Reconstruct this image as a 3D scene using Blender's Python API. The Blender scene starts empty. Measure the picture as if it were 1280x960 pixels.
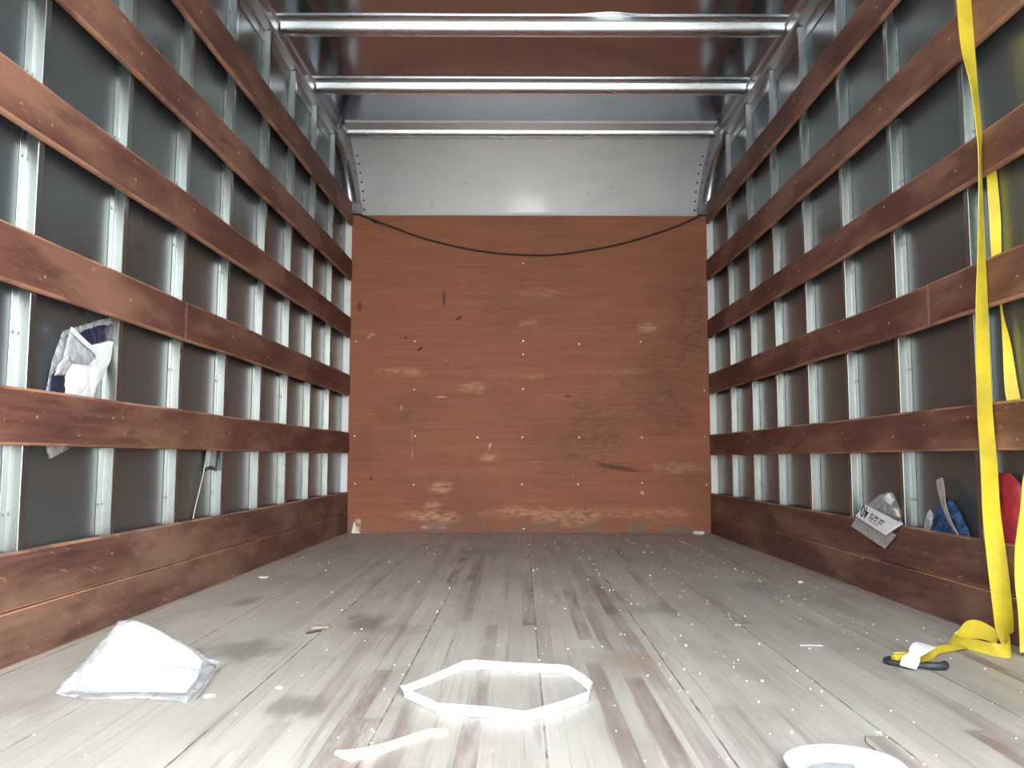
import bpy, math, random
from mathutils import Vector, Matrix, noise as mnoise
random.seed(7)
S = bpy.context.scene
C = S.collection
PI = math.pi

# ------------------------------------------------------------------ camera, sky, sun, exposure
cam = bpy.data.cameras.new('camera'); co = bpy.data.objects.new('camera', cam); C.objects.link(co)
cam.sensor_width = 36.0; cam.lens = 36.0*1040/1280; cam.clip_start = .02
yaw, pit, rol = .00082, .08866, .00212
F = Vector((math.sin(yaw)*math.cos(pit), math.cos(yaw)*math.cos(pit), math.sin(pit)))
R = Vector((math.cos(yaw), -math.sin(yaw), 0)); U = R.cross(F)
R2 = math.cos(rol)*R + math.sin(rol)*U; U2 = -math.sin(rol)*R + math.cos(rol)*U
m = Matrix((R2, U2, -F)).transposed().to_4x4(); m.translation = Vector((-.1127, 0, .4607))
co.matrix_world = m
S.camera = co
S.view_settings.view_transform = 'Standard'; S.view_settings.look = 'None'
S.view_settings.gamma = 1.0; S.view_settings.use_curve_mapping = False
S.view_settings.exposure = 1.95

W = bpy.data.worlds.new('sky'); S.world = W; W.use_nodes = True
wn = W.node_tree; wn.nodes.clear()
wo = wn.nodes.new('ShaderNodeOutputWorld'); wb = wn.nodes.new('ShaderNodeBackground')
tc = wn.nodes.new('ShaderNodeTexCoord'); sp = wn.nodes.new('ShaderNodeSeparateXYZ')
wn.links.new(tc.outputs['Generated'], sp.inputs[0])
wr = wn.nodes.new('ShaderNodeValToRGB')
wr.color_ramp.elements[0].position = .0; wr.color_ramp.elements[0].color = (1, .985, .95, 1)
wr.color_ramp.elements[1].position = .8; wr.color_ramp.elements[1].color = (.80, .90, 1, 1)
wn.links.new(sp.outputs[2], wr.inputs[0])
ws = wn.nodes.new('ShaderNodeMapRange')
ws.inputs[1].default_value = -1; ws.inputs[2].default_value = 1; ws.inputs[3].default_value = .7; ws.inputs[4].default_value = 3.9
wn.links.new(sp.outputs[0], ws.inputs[0])
wn.links.new(wr.outputs[0], wb.inputs[0]); wn.links.new(ws.outputs[0], wb.inputs[1])
wn.links.new(wb.outputs[0], wo.inputs[0])

sun = bpy.data.lights.new('sun', 'SUN'); so = bpy.data.objects.new('sun', sun); C.objects.link(so)
sun.energy = 4.0; sun.angle = math.radians(3); sun.color = (1, .95, .86)
so.rotation_euler = Vector((-.35, -.75, -1.0)).to_track_quat('-Z', 'Y').to_euler()

# ------------------------------------------------------------------ node helpers
class NT:
    def __init__(s, name):
        s.m = bpy.data.materials.new(name); s.m.use_nodes = True
        s.t = s.m.node_tree; s.t.nodes.clear()
        s.out = s.t.nodes.new('ShaderNodeOutputMaterial')
        s.b = s.t.nodes.new('ShaderNodeBsdfPrincipled'); s.t.links.new(s.b.outputs[0], s.out.inputs[0])
    def n(s, ty): return s.t.nodes.new(ty)
    def put(s, sock, v):
        if hasattr(v, 'is_output'): s.t.links.new(v, sock)
        elif isinstance(v, (tuple, list)) and len(v) == 3 and sock.type == 'RGBA': sock.default_value = (*v, 1)
        else: sock.default_value = v
    def set(s, **k):
        for a, v in k.items(): s.put(s.b.inputs[a.replace('_', ' ')], v)
    def math(s, op, a, b=0.0, c=0.0, clamp=False):
        q = s.n('ShaderNodeMath'); q.operation = op; q.use_clamp = clamp
        for i, v in enumerate((a, b, c)): s.put(q.inputs[i], v)
        return q.outputs[0]
    def pos(s):
        g = s.n('ShaderNodeNewGeometry'); x = s.n('ShaderNodeSeparateXYZ'); s.t.links.new(g.outputs['Position'], x.inputs[0])
        return x.outputs[0], x.outputs[1], x.outputs[2]
    def vec(s, x, y, z):
        q = s.n('ShaderNodeCombineXYZ')
        for i, v in enumerate((x, y, z)): s.put(q.inputs[i], v)
        return q.outputs[0]
    def sv(s, sx, sy, sz):
        x, y, z = s.pos()
        return s.vec(s.math('MULTIPLY', x, sx), s.math('MULTIPLY', y, sy), s.math('MULTIPLY', z, sz))
    def noise(s, v, scale=1.0, detail=3.0, rough=.55, dist=0.0):
        q = s.n('ShaderNodeTexNoise'); s.put(q.inputs['Vector'], v); q.inputs['Scale'].default_value = scale
        q.inputs['Detail'].default_value = detail; q.inputs['Roughness'].default_value = rough; q.inputs['Distortion'].default_value = dist
        return q.outputs[0]
    def white(s, v):
        q = s.n('ShaderNodeTexWhiteNoise'); q.noise_dimensions = '3D'; s.put(q.inputs['Vector'], v); return q.outputs['Value']
    def mr(s, v, a, b, c=0.0, d=1.0, smooth=True):
        q = s.n('ShaderNodeMapRange'); q.interpolation_type = 'SMOOTHSTEP' if smooth else 'LINEAR'
        for i, x in enumerate((v, a, b, c, d)): s.put(q.inputs[i], x)
        return q.outputs[0]
    def mix(s, f, a, b, mode='MIX'):
        q = s.n('ShaderNodeMix'); q.data_type = 'RGBA'; q.blend_type = mode
        s.put(q.inputs[0], f); s.put(q.inputs[6], a); s.put(q.inputs[7], b); return q.outputs[2]
    def ramp(s, f, stops, const=False):
        q = s.n('ShaderNodeValToRGB'); r = q.color_ramp
        if const: r.interpolation = 'CONSTANT'
        while len(r.elements) < len(stops): r.elements.new(.5)
        for e, (p, c) in zip(r.elements, stops): e.position = p; e.color = (*c, 1)
        s.put(q.inputs[0], f); return q.outputs[0]
    def blob(s, a, b, ca, cb, ra, rb, soft=.6, ang=0.0, wob=None):
        """1 inside an ellipse centred (ca, cb) on the surface coordinates a, b"""
        da = s.math('SUBTRACT', a, ca); db = s.math('SUBTRACT', b, cb)
        c, n_ = math.cos(ang), math.sin(ang)
        u = s.math('ADD', s.math('MULTIPLY', da, c/ra), s.math('MULTIPLY', db, n_/ra))
        v = s.math('ADD', s.math('MULTIPLY', da, -n_/rb), s.math('MULTIPLY', db, c/rb))
        d = s.math('SQRT', s.math('ADD', s.math('MULTIPLY', u, u), s.math('MULTIPLY', v, v)))
        if wob is not None: d = s.math('ADD', d, wob)
        return s.mr(d, 1-soft, 1.0, 1.0, 0.0)
    def bump(s, h, strength=.3, dist=.01):
        q = s.n('ShaderNodeBump'); q.inputs['Strength'].default_value = strength; q.inputs['Distance'].default_value = dist
        s.put(q.inputs['Height'], h); s.t.links.new(q.outputs[0], s.b.inputs['Normal'])

def simple(name, col, rough=.6, metal=0.0, var=.15, vs=40, **k):
    t = NT(name); nz = t.noise(t.sv(1, 1, 1), vs, 3)
    t.set(Base_Color=t.mix(t.mr(nz, .3, .7), tuple(c*(1-var) for c in col), tuple(min(1, c*(1+var)) for c in col)), Roughness=rough, Metallic=metal)
    for a, v in k.items(): t.put(t.b.inputs[a.replace('_', ' ')], v)
    return t.m

def wood_slat_mat(name, ca, cb, cw, along='y', wear=.62):
    t = NT(name); x, y, z = t.pos()
    grain = t.noise(t.vec(t.math('MULTIPLY', x, 20), t.math('MULTIPLY', y, 3.0), t.math('MULTIPLY', z, 70)), 1, 5, .65)
    big = t.noise(t.vec(x, t.math('MULTIPLY', y, 1.3), t.math('MULTIPLY', z, 4)), 1.6, 3)
    c = t.mix(t.mr(grain, .3, .72), ca, cb)
    c = t.mix(t.mr(big, .40, .68, 0, .7), c, t.mix(.5, cb, cw))
    # thin pale scratches and worn spots
    sc = t.noise(t.vec(x, t.math('MULTIPLY', y, 16), t.math('MULTIPLY', t.math('ADD', z, t.math('MULTIPLY', y, .3)), 90)), 1, 5, .75)
    c = t.mix(t.mr(sc, wear-.03, wear+.12, 0, .6), c, cw)
    sp_ = t.noise(t.sv(60, 30, 60), 1, 2, .5)
    c = t.mix(t.mr(sp_, .70, .78, 0, .6), c, (.46, .38, .32))
    dk = t.noise(t.sv(3, 2.2, 9), 1.4, 4, .6)
    c = t.mix(t.mr(dk, .56, .72, 0, .55), c, (.045, .022, .018))
    # arrises rubbed bare of stain
    g = t.n('ShaderNodeNewGeometry'); sx = t.n('ShaderNodeSeparateXYZ'); t.t.links.new(g.outputs['True Normal'], sx.inputs[0])
    ed = t.mr(t.math('ABSOLUTE', sx.outputs[2]), .2, .5, 0, 1)
    c = t.mix(t.math('MULTIPLY', ed, t.mr(t.noise(t.sv(4, 3.5, 4), 1.3, 4), .38, .58, .2, .95)), c, (.50, .26, .15))
    t.set(Base_Color=c, Roughness=t.mr(grain, .2, .8, .50, .68), Specular_IOR_Level=.3); t.bump(grain, .25, .002)
    return t.m

def metal_mat(name, col, r0, r1, dirt=.25, dcol=(.20, .19, .18), metal=1.0, stretch=(6, 6, 1.2), bmp=.02):
    t = NT(name)
    nz = t.noise(t.sv(*stretch), 1.6, 4, .6); fine = t.noise(t.sv(60, 60, 12), 1, 3)
    d = t.mr(nz, .25, .85, 0, dirt, False)
    t.set(Base_Color=t.mix(d, t.mix(t.mr(fine, .3, .7, 0, .25), col, tuple(c*.8 for c in col)), dcol),
          Roughness=t.mr(nz, .2, .8, r0, r1, False), Metallic=t.math('SUBTRACT', metal, t.math('MULTIPLY', d, .6)))
    if bmp: t.bump(nz, bmp, .004)
    return t.m

M = {}
M['slat'] = wood_slat_mat('reddish_slat_wood', (.096, .039, .031), (.160, .064, .046), (.44, .24, .15))
M['kick'] = wood_slat_mat('kick_board_wood', (.088, .040, .031), (.165, .074, .052), (.40, .25, .17), wear=.60)
M['skin'] = metal_mat('aluminium_wall_sheet', (.18, .205, .215), .26, .32, .15, (.13, .13, .125), .78, (1.2, 1.2, .8), .0)
M['post'] = metal_mat('galvanised_wall_post', (.33, .355, .345), .26, .29, .1, (.30, .29, .27), .95, (6, 6, .8), .0)
M['rail'] = metal_mat('aluminium_top_rail', (.50, .50, .52), .30, .42, .2)
M['rib'] = metal_mat('galvanised_roof_bow', (.78, .82, .84), .20, .34, .12, (.3, .3, .3), 1.0, (1.2, 8, 8))
M['roof'] = metal_mat('roof_sheet', (.56, .61, .68), .10, .16, .1, (.3, .3, .32), 1.0, (1.5, 1.5, 1))
M['corner'] = metal_mat('corner_sheet', (.50, .51, .56), .20, .3, .25)
M['screw'] = simple('screw_steel', (.75, .74, .70), .35, .6)
M['white_panel'] = None
def panel():
    t = NT('white_glass_fibre_panel'); x, y, z = t.pos()
    nz = t.noise(t.sv(2, 4, 4), 1.5, 4)
    c = t.mix(t.mr(nz, .45, .75), (.88, .91, .89), (.82, .85, .83))
    for (cx, cz, rx, rz) in ((.52, 2.18, .02, .012), (.38, 2.14, .012, .012), (-.62, 2.07, .015, .03), (-.40, 2.2, .02, .008)):
        c = t.mix(t.math('MULTIPLY', t.blob(x, z, cx, cz, rx, rz), .25), c, (.30, .28, .27))
    t.set(Base_Color=c, Roughness=.17); t.bump(t.noise(t.sv(1.5, 3, 3), 1, 2), .08, .01)
    return t.m
M['white_panel'] = panel()

def plywood():
    t = NT('plywood_bulkhead'); x, y, z = t.pos()
    grain = t.noise(t.sv(2.2, 1, 70), 1, 6, .7, .6)
    band = t.noise(t.sv(.9, 1, 7), 1.2, 4, .6, .8)
    blot = t.noise(t.sv(1.2, 1, 1.5), 1.3, 4, .6)
    c = t.mix(t.mr(grain, .15, .85), (.275, .094, .048), (.385, .148, .078))
    c = t.mix(t.mr(band, .5, .8, 0, .5), c, (.43, .185, .090))
    c = t.mix(t.mr(blot, .44, .72, 0, .5), c, (.205, .080, .058))
    wob = t.math('MULTIPLY', t.math('SUBTRACT', t.noise(t.sv(5, 1, 8), 1.5, 4), .5), 1.3)
    rag = t.mr(t.noise(t.sv(16, 1, 55), 1.0, 5, .7), .36, .62)
    def spot(c, cx, cz, rx, rz, col, k, soft=.7, ang=0, w=True):
        f_ = t.math('MULTIPLY', t.blob(x, z, cx, cz, rx, rz, soft if w else .6, ang, wob if w else None), k)
        if w: f_ = t.math('MULTIPLY', f_, rag)
        return t.mix(f_, c, col)
    dark, pale, black = (.12, .058, .050), (.60, .36, .20), (.035, .018, .015)
    c = spot(c, 1.02, 1.38, .16, .42, dark, .55); c = spot(c, .42, .62, .30, .34, dark, .55)
    c = spot(c, .85, .72, .30, .22, dark, .4); c = spot(c, -.75, .75, .30, .16, dark, .35)
    c = spot(c, .9, 1.0, .4, .3, dark, .3)
    for (cx, cz, rx, rz, k) in ((-.81, 1.00, .20, .045, .6), (-.36, .90, .16, .05, .55), (-.26, .46, .07, .035, .8), (.75, 1.285, .08, .04, .7),
                                (-.02, 1.31, .08, .03, .5), (.03, .97, .12, .03, .5), (-.62, .10, .24, .06, .75), (-.1, .13, .25, .05, .6), (.25, .10, .30, .07, .75),
                                (-.55, .28, .10, .05, .7), (.75, .12, .35, .05, .5), (-.6, .17, .09, .03, .7), (.55, 1.0, .3, .03, .25), (.1, 1.5, .3, .04, .25), (.95, .4, .25, .05, .4)):
        c = spot(c, cx, cz, rx, rz, pale, k)
    for (cx, cz, rx, rz, a, k) in ((-.539, 1.46, .013, .07, .0, .7), (-.447, 1.336, .032, .011, .5, .85), (-.687, 1.142, .028, .010, .7, .9), (-.778, 1.213, .012, .012, 0, .8),
                                   (-1.07, 1.41, .02, .045, 0, .6), (.5625, .40, .17, .022, -.16, .6), (.24, .847, .03, .012, 0, .6), (-.98, .33, .012, .014, 0, .8), (.02, .45, .3, .006, 0, .3)):
        c = spot(c, cx, cz, rx, rz, black, k, .6, a, False)
    for (cx, cz, rx, rz, a, k) in ((-.247, .532, .006, .035, -.35, .9), (-.73, .60, .003, .05, 0, .7), (-.725, .50, .003, .05, 0, .7), (.70, .24, .02, .03, .3, .6), (-.55, .84, .05, .01, 0, .6),
                                   (-.8, .77, .01, .02, 0, .5), (.27, .35, .004, .03, 0, .6), (-1.06, .05, .03, .06, 0, .9), (-1.0, 1.22, .04, .02, .6, .4), (-.6, .035, .10, .02, 0, .8)):
        c = spot(c, cx, cz, rx, rz, (.75, .66, .56), k, .6, a, True)
    fl = t.noise(t.sv(22, 1, 50), 1, 3, .6)
    c = t.mix(t.mr(fl, .68, .78, 0, .5), c, (.55, .36, .24))
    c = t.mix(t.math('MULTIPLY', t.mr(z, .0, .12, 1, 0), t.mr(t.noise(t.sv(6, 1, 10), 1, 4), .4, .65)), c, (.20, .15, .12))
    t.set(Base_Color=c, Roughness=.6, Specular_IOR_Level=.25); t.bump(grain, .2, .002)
    return t.m
M['ply'] = plywood()

def floor_mat():
    t = NT('laminated_floor_boards'); x0, y, z = t.pos()
    x = t.math('ADD', t.math('SUBTRACT', x0, t.math('MULTIPLY', t.math('SUBTRACT', y, 2.2), .012)), .046+.2855*6)
    lam = t.math('DIVIDE', x, .2855/8); li = t.math('FLOOR', lam); lf = t.math('FRACT', lam)
    pk = t.math('DIVIDE', x, .2855); pf = t.math('FRACT', pk); pi_ = t.math('FLOOR', pk)
    r1 = t.white(t.vec(li, 3.3, 1.7))
    seg = t.math('FLOOR', t.math('MULTIPLY', t.math('ADD', y, t.math('MULTIPLY', r1, 3.0)), 1.25))
    r2 = t.white(t.vec(li, seg, 5.1)); r3 = t.white(t.vec(li, seg, 9.7))
    c = t.ramp(r2, [(0, (.40, .37, .325)), (.3, (.435, .405, .355)), (.55, (.475, .44, .39)), (.82, (.43, .40, .35)), (1, (.38, .345, .30))])
    # bare dark-red hardwood strips, commoner along the middle
    mid = t.blob(x0, y, .0, 1.9, .75, 2.6, .6)
    c = t.mix(t.math('MULTIPLY', t.mr(r3, t.math('SUBTRACT', .96, t.math('MULTIPLY', mid, .06)), t.math('SUBTRACT', .98, t.math('MULTIPLY', mid, .06))),
              t.mr(t.noise(t.sv(12, 1.6, 1), 1.5, 5, .7), .36, .58)), c, (.235, .165, .145))
    # long dark hardwood staves seen between the paler ones
    for (sx_, hw, ya, yb, k) in ((.073, .018, 1.0, 1.93, .85), (.145, .020, 1.0, 1.80, .9), (.123, .014, 2.05, 2.65, .8), (.195, .019, 1.0, 3.3, .6), (-.513, .019, .8, 1.50, .85), (-.470, .019, 1.52, 2.5, .5),
                                 (-.298, .018, .9, 1.66, .75), (-.240, .016, 2.4, 4.0, .65), (-.165, .016, 1.85, 2.35, .6), (.165, .030, 2.9, 4.7, .5), (-.06, .016, 2.6, 3.4, .4), (-.43, .02, 2.8, 4.6, .4), (.72, .02, 1.2, 1.9, .5), (-.7, .018, 2.6, 4.2, .4)):
        dx_ = t.mr(t.math('ABSOLUTE', t.math('SUBTRACT', x0, sx_)), hw*.85, hw*1.1, 1, 0)
        dy_ = t.math('MULTIPLY', t.mr(y, ya-.02, ya+.02), t.mr(y, yb-.03, yb+.03, 1, 0))
        c = t.mix(t.math('MULTIPLY', t.math('MULTIPLY', dx_, dy_), t.math('MULTIPLY', t.mr(t.noise(t.sv(22, 2.2, 1), 1, 5, .7), .32, .6, .35, 1), k)), c, (.205, .145, .130))
    grain = t.noise(t.vec(t.math('MULTIPLY', x0, 150), t.math('MULTIPLY', y, 3.5), 0.0), 1, 5, .65)
    c = t.mix(t.mr(grain, .3, .75, 0, .35), c, (.27, .235, .205))
    wear = t.noise(t.sv(3.0, .9, 1), 1.5, 5, .6)
    c = t.mix(t.mr(wear, .42, .72, 0, .6), c, (.50, .47, .41))
    wear2 = t.noise(t.sv(5.0, .7, 1), 1.1, 5, .65)
    c = t.mix(t.mr(wear2, .56, .75, 0, .5), c, (.27, .23, .21))
    stk = t.noise(t.sv(34, 1.1, 1), 1.0, 4, .6)
    c = t.mix(t.mr(stk, .55, .68, 0, .55), c, (.25, .20, .175))
    c = t.mix(t.math('MULTIPLY', t.mr(x0, -.2, -1.0), .35), c, (.46, .41, .32))
    pale = t.noise(t.sv(30, 2.5, 1), 1, 5, .7)
    c = t.mix(t.mr(pale, .60, .72, 0, .5), c, (.62, .60, .56))
    # seams
    br = t.noise(t.sv(30, 7, 1), 1, 3)
    e = t.math('MINIMUM', pf, t.math('SUBTRACT', 1.0, pf))
    seam = t.math('MULTIPLY', t.mr(e, .005, .011, 1, 0), t.mr(br, .42, .58, .12, .9))
    c = t.mix(seam, c, (.03, .024, .02))
    seamp = t.math('MULTIPLY', t.mr(e, .012, .03, 1, 0), t.mr(br, .5, .64, .0, .6))
    c = t.mix(seamp, c, (.5, .47, .43))
    e2 = t.math('MINIMUM', lf, t.math('SUBTRACT', 1.0, lf))
    c = t.mix(t.math('MULTIPLY', t.mr(e2, .01, .05, 1, 0), t.mr(t.noise(t.sv(20, 3, 1), 1, 3), .4, .7, 0, .55)), c, (.11, .085, .075))
    gr = t.noise(t.sv(2.2, 1.0, 1), 2.0, 5, .65)
    c = t.mix(t.mr(gr, .48, .72, 0, .45), c, (.22, .19, .165))
    # soaked-in stains
    wob = t.math('MULTIPLY', t.math('SUBTRACT', t.noise(t.sv(14, 5, 1), 1.2, 4), .5), 1.5)
    for (cx, cy, rx, ry, k) in ((-.525, 2.39, .085, .17, .75), (-.745, 2.04, .12, .16, .6), (-.515, 1.60, .075, .10, .6), (-.97, 2.72, .06, .16, .55),
                                (-.40, 2.3, .12, .1, .3), (-.9, 1.95, .10, .2, .35), (.12, 1.95, .10, .18, .3), (.78, 3.0, .1, .25, .3), (.3, 2.6, .12, .1, .35), (-.2, 4.2, .2, .3, .35)):
        c = t.mix(t.math('MULTIPLY', t.blob(x0, y, cx, cy, rx, ry, .75, 0, wob), k), c, (.15, .13, .115))
    for (cx, cy, rx, ry, k) in ((.16, 1.95, .09, .16, .5), (-.636, 2.27, .03, .03, .9)):
        c = t.mix(t.math('MULTIPLY', t.blob(x0, y, cx, cy, rx, ry, .75, 0, wob), k), c, (.36, .25, .18))
    scr = t.noise(t.vec(t.math('ADD', t.math('MULTIPLY', x0, 60), t.math('MULTIPLY', y, 25)), t.math('MULTIPLY', y, 2.0), 0.0), 1, 4, .7)
    c = t.mix(t.mr(scr, .69, .75, 0, .55), c, (.6, .58, .55))
    t.set(Base_Color=c, Roughness=t.mr(wear, .3, .7, .38, .6)); t.bump(t.math('SUBTRACT', grain, t.math('MULTIPLY', seam, 3.0)), .25, .002)
    return t.m
M['floor'] = floor_mat()
M['yellow'] = None
def webbing():
    t = NT('yellow_webbing'); x, y, z = t.pos()
    nz = t.noise(t.sv(5, 5, 7), 1.3, 4); rib_ = t.noise(t.sv(90, 90, 420), 1, 1)
    c = t.mix(t.mr(nz, .35, .75), (.78, .62, .035), (.52, .40, .045))
    c = t.mix(t.mr(rib_, .35, .65, 0, .3), c, (.60, .47, .03))
    t.set(Base_Color=c, Roughness=.55); t.bump(rib_, .3, .001); return t.m
M['yellow'] = webbing()
M['black'] = simple('black_rubber', (.03, .032, .036), .45)
M['cord'] = simple('dark_cord', (.035, .028, .028), .8)
M['white_plastic'] = simple('white_plastic_band', (.82, .82, .82), .35, var=.04)
M['white_tag'] = simple('white_label_cloth', (.80, .80, .79), .6, var=.06)
M['white_sheet'] = simple('white_wrapping_sheet', (.76, .78, .80), .35, var=.08, vs=12)
M['grey_card'] = simple('grey_card', (.42, .40, .40), .6)
M['card'] = simple('white_card', (.78, .79, .80), .45, var=.05)
M['ink'] = simple('black_ink', (.03, .03, .03), .5)
M['blue'] = simple('blue_fabric', (.016, .050, .13), .6, var=.7, vs=55)
M['navy'] = simple('navy_lining', (.018, .022, .045), .4)
M['red'] = simple('red_plastic_bag', (.36, .022, .035), .45, var=.3, vs=14)
M['tan'] = simple('tan_wood', (.70, .56, .40), .6, var=.08)
M['chip'] = simple('white_chip', (.85, .83, .78), .6)
M['beige'] = simple('beige_strip', (.42, .40, .35), .5)
M['lid_grey'] = simple('lid_bottom', (.36, .38, .38), .5)
M['ground'] = simple('pale_pavement', (.40, .39, .375), .9, vs=2)
M['frame'] = simple('painted_rear_frame', (.45, .45, .45), .5)
M['zinc'] = simple('zinc', (.55, .55, .55), .35, .8)
def film(name, col, alpha, rough=.18):
    t = NT(name); tr = t.n('ShaderNodeBsdfTransparent'); mx = t.n('ShaderNodeMixShader')
    nz = t.noise(t.sv(25, 25, 25), 1, 4, .6, 1.0)
    t.set(Base_Color=col, Roughness=rough)
    t.put(mx.inputs[0], t.mr(nz, .3, .75, alpha-.2, alpha+.25)); t.t.links.new(tr.outputs[0], mx.inputs[1]); t.t.links.new(t.b.outputs[0], mx.inputs[2])
    t.t.links.new(mx.outputs[0], t.out.inputs[0]); return t.m
M['film'] = film('clear_plastic_film', (.70, .72, .73), .34)
M['film_grey'] = film('cloudy_plastic_film', (.46, .47, .50), .75, .22)

# ------------------------------------------------------------------ object helpers
def mesh_obj(name, verts, faces, mat, parent=None, smooth=False, base=None, kind=None, mats=None, fm=None):
    vs = [Vector(v) for v in verts]
    if base is None:
        if parent is not None: base = Vector(parent['_b'])
        else:
            mn = Vector((min(v.x for v in vs), min(v.y for v in vs), min(v.z for v in vs))); mx = Vector((max(v.x for v in vs), max(v.y for v in vs), max(v.z for v in vs)))
            base = Vector(((mn.x+mx.x)/2, (mn.y+mx.y)/2, mn.z))
    base = Vector(base)
    me = bpy.data.meshes.new(name); me.from_pydata([v-base for v in vs], [], faces); me.update()
    me.materials.append(mat)
    if smooth: me.polygons.foreach_set('use_smooth', [True]*len(me.polygons))
    o = bpy.data.objects.new(name, me); C.objects.link(o)
    if parent is None: o.location = base
    else: o.parent = parent; o.location = base-Vector(parent['_b'])
    o['_b'] = tuple(base)
    if kind: o['kind'] = kind
    return o
def empty(name, base):
    o = bpy.data.objects.new(name, None); C.objects.link(o); o.location = base; o['_b'] = tuple(base); o.empty_display_size = .05; return o
def tag(o, label, cat, group=None, kind=None):
    o['label'] = label; o['category'] = cat
    if group: o['group'] = group
    if kind: o['kind'] = kind
    return o
def bevel(o, w=.003, seg=2):
    b = o.modifiers.new('bevel', 'BEVEL'); b.width = w; b.segments = seg; b.limit_method = 'ANGLE'; b.angle_limit = math.radians(40); return o

class MB:
    def __init__(s): s.v = []; s.f = []
    def add(s, v, f):
        k = len(s.v); s.v += [tuple(a) for a in v]; s.f += [tuple(i+k for i in q) for q in f]
    def box(s, x0, x1, y0, y1, z0, z1):
        s.add([(x, y, z) for x in (x0, x1) for y in (y0, y1) for z in (z0, z1)], [(0, 1, 3, 2), (4, 6, 7, 5), (0, 4, 5, 1), (2, 3, 7, 6), (0, 2, 6, 4), (1, 5, 7, 3)])
    def loft(s, rings, close=True, caps=True):
        n = len(rings[0]); k = len(s.v)
        for r in rings: s.v += [tuple(p) for p in r]
        for i in range(len(rings)-1):
            for j in range(n if close else n-1):
                a, b = k+i*n+j, k+i*n+(j+1) % n
                s.f.append((a, b, b+n, a+n))
        if caps: s.f.append(tuple(k+j for j in range(n))[::-1]); s.f.append(tuple(k+(len(rings)-1)*n+j for j in range(n)))
    def tube(s, pts, r, n=8):
        pts = [Vector(p) for p in pts]; rings = []
        for i, p in enumerate(pts):
            d = (pts[min(i+1, len(pts)-1)]-pts[max(i-1, 0)]).normalized()
            a = d.cross(Vector((0, 0, 1)) if abs(d.z) < .9 else Vector((1, 0, 0))).normalized(); b = d.cross(a)
            rr = r[i] if isinstance(r, (list, tuple)) else r
            rings.append([p+rr*(math.cos(t*2*PI/n)*a+math.sin(t*2*PI/n)*b) for t in range(n)])
        s.loft(rings)
    def make(s, name, mat, parent=None, **k): return mesh_obj(name, s.v, s.f, mat, parent, **k)

def catmull(pts, n):
    pts = [tuple(p) for p in pts]; out = []; P = [pts[0]]+pts+[pts[-1]]
    for i in range(1, len(P)-2):
        for k in range(n):
            t = k/n
            out.append(tuple(.5*((2*b)+(-a+c)*t+(2*a-5*b+4*c-d)*t*t+(-a+3*b-3*c+d)*t**3) for a, b, c, d in zip(P[i-1], P[i], P[i+1], P[i+2])))
    out.append(pts[-1]); return out

def ribbon(name, keys, mat, parent=None, thick=.0018, sub=6, smooth=True, closed=False):
    """keys: (cx,cy,cz, wx,wy,wz) centre and half-width vector"""
    if sub > 1: keys = catmull(keys, sub)
    rings = []
    for i, k in enumerate(keys):
        c = Vector(k[:3]); w = Vector(k[3:6])
        a = Vector(keys[min(i+1, len(keys)-1)][:3]); b = Vector(keys[max(i-1, 0)][:3])
        n = (a-b).cross(w); n = n.normalized()*thick/2 if n.length > 1e-9 else Vector((0, 0, thick/2))
        rings.append([c-w+n, c+w+n, c+w-n, c-w-n])
    m_ = MB(); m_.loft(rings, caps=not closed)
    if closed:
        k = len(rings)
        for j in range(4): m_.f.append(((k-1)*4+j, (k-1)*4+(j+1) % 4, (j+1) % 4, j))
    return m_.make(name, mat, parent, smooth=False)

def pillow(name, outline, normal, front, back, mat, parent=None, crumple=.004, freq=30, seed=0, rings=9, per=8, power=.6):
    """a soft closed body over a star-shaped outline"""
    nr = Vector(normal).normalized(); o = []
    L = len(outline)
    for i in range(L):
        a, b = Vector(outline[i]), Vector(outline[(i+1) % L])
        for k in range(per): o.append(a.lerp(b, k/per))
    c = sum(o, Vector())/len(o); n = len(o); v = []; f = []
    for side, h in ((1, front), (-1, back)):
        k0 = len(v)
        for r in range(rings):
            t = 1-r/rings
            for p in o:
                q = c.lerp(p, t); hh = h*(1-t**3)**power
                q = q+nr*side*hh
                if r or side > 0:
                    w = (1 if side > 0 else .4)*min(1, .35+(1-t)*2)
                    s_ = Vector((seed*3.1, seed, 0))
                    q = q+nr*side*crumple*w*(abs(mnoise.noise(q*freq+s_))*2+.6*mnoise.noise(q*freq*2.7+s_))
                v.append(q)
        v.append(c+nr*side*h)
        for r in range(rings-1):
            for j in range(n):
                a, b = k0+r*n+j, k0+r*n+(j+1) % n
                q = (a, b, b+n, a+n); f.append(q if side > 0 else q[::-1])
        for j in range(n):
            q = (k0+(rings-1)*n+j, k0+(rings-1)*n+(j+1) % n, k0+rings*n); f.append(q if side > 0 else q[::-1])
        if side > 0: first = k0
        else:
            for j in range(n): f.append((first+(j+1) % n, first+j, k0+j, k0+(j+1) % n))
    return mesh_obj(name, v, f, mat, parent, smooth=True)

# the left wall stands a little askew to the right one
YB = 5.2
TOE = {-1: .0296, 1: .0049}
def P(s, o, y, z): return (s*(1.12+TOE[s]*(YB-y)+o), y, z)
Y0 = .60           # rear edge of the load floor
ZC = 2.445          # underside of the roof sheet

def wall_box(m_, s, o0, o1, y0, y1, z0, z1, n=1, wob=0.0, seed=0):
    rings = []
    for i in range(n+1):
        y = y0+(y1-y0)*i/n
        d = wob*mnoise.noise(Vector((y*1.7, seed*5.3, 0))); e = wob*.7*mnoise.noise(Vector((y*1.1, seed*2.1, 4)))
        rings.append([P(s, o0+e, y, z0+d), P(s, o1+e, y, z0+d), P(s, o1+e, y, z1+d), P(s, o0+e, y, z1+d)])
    m_.loft(rings)

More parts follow.
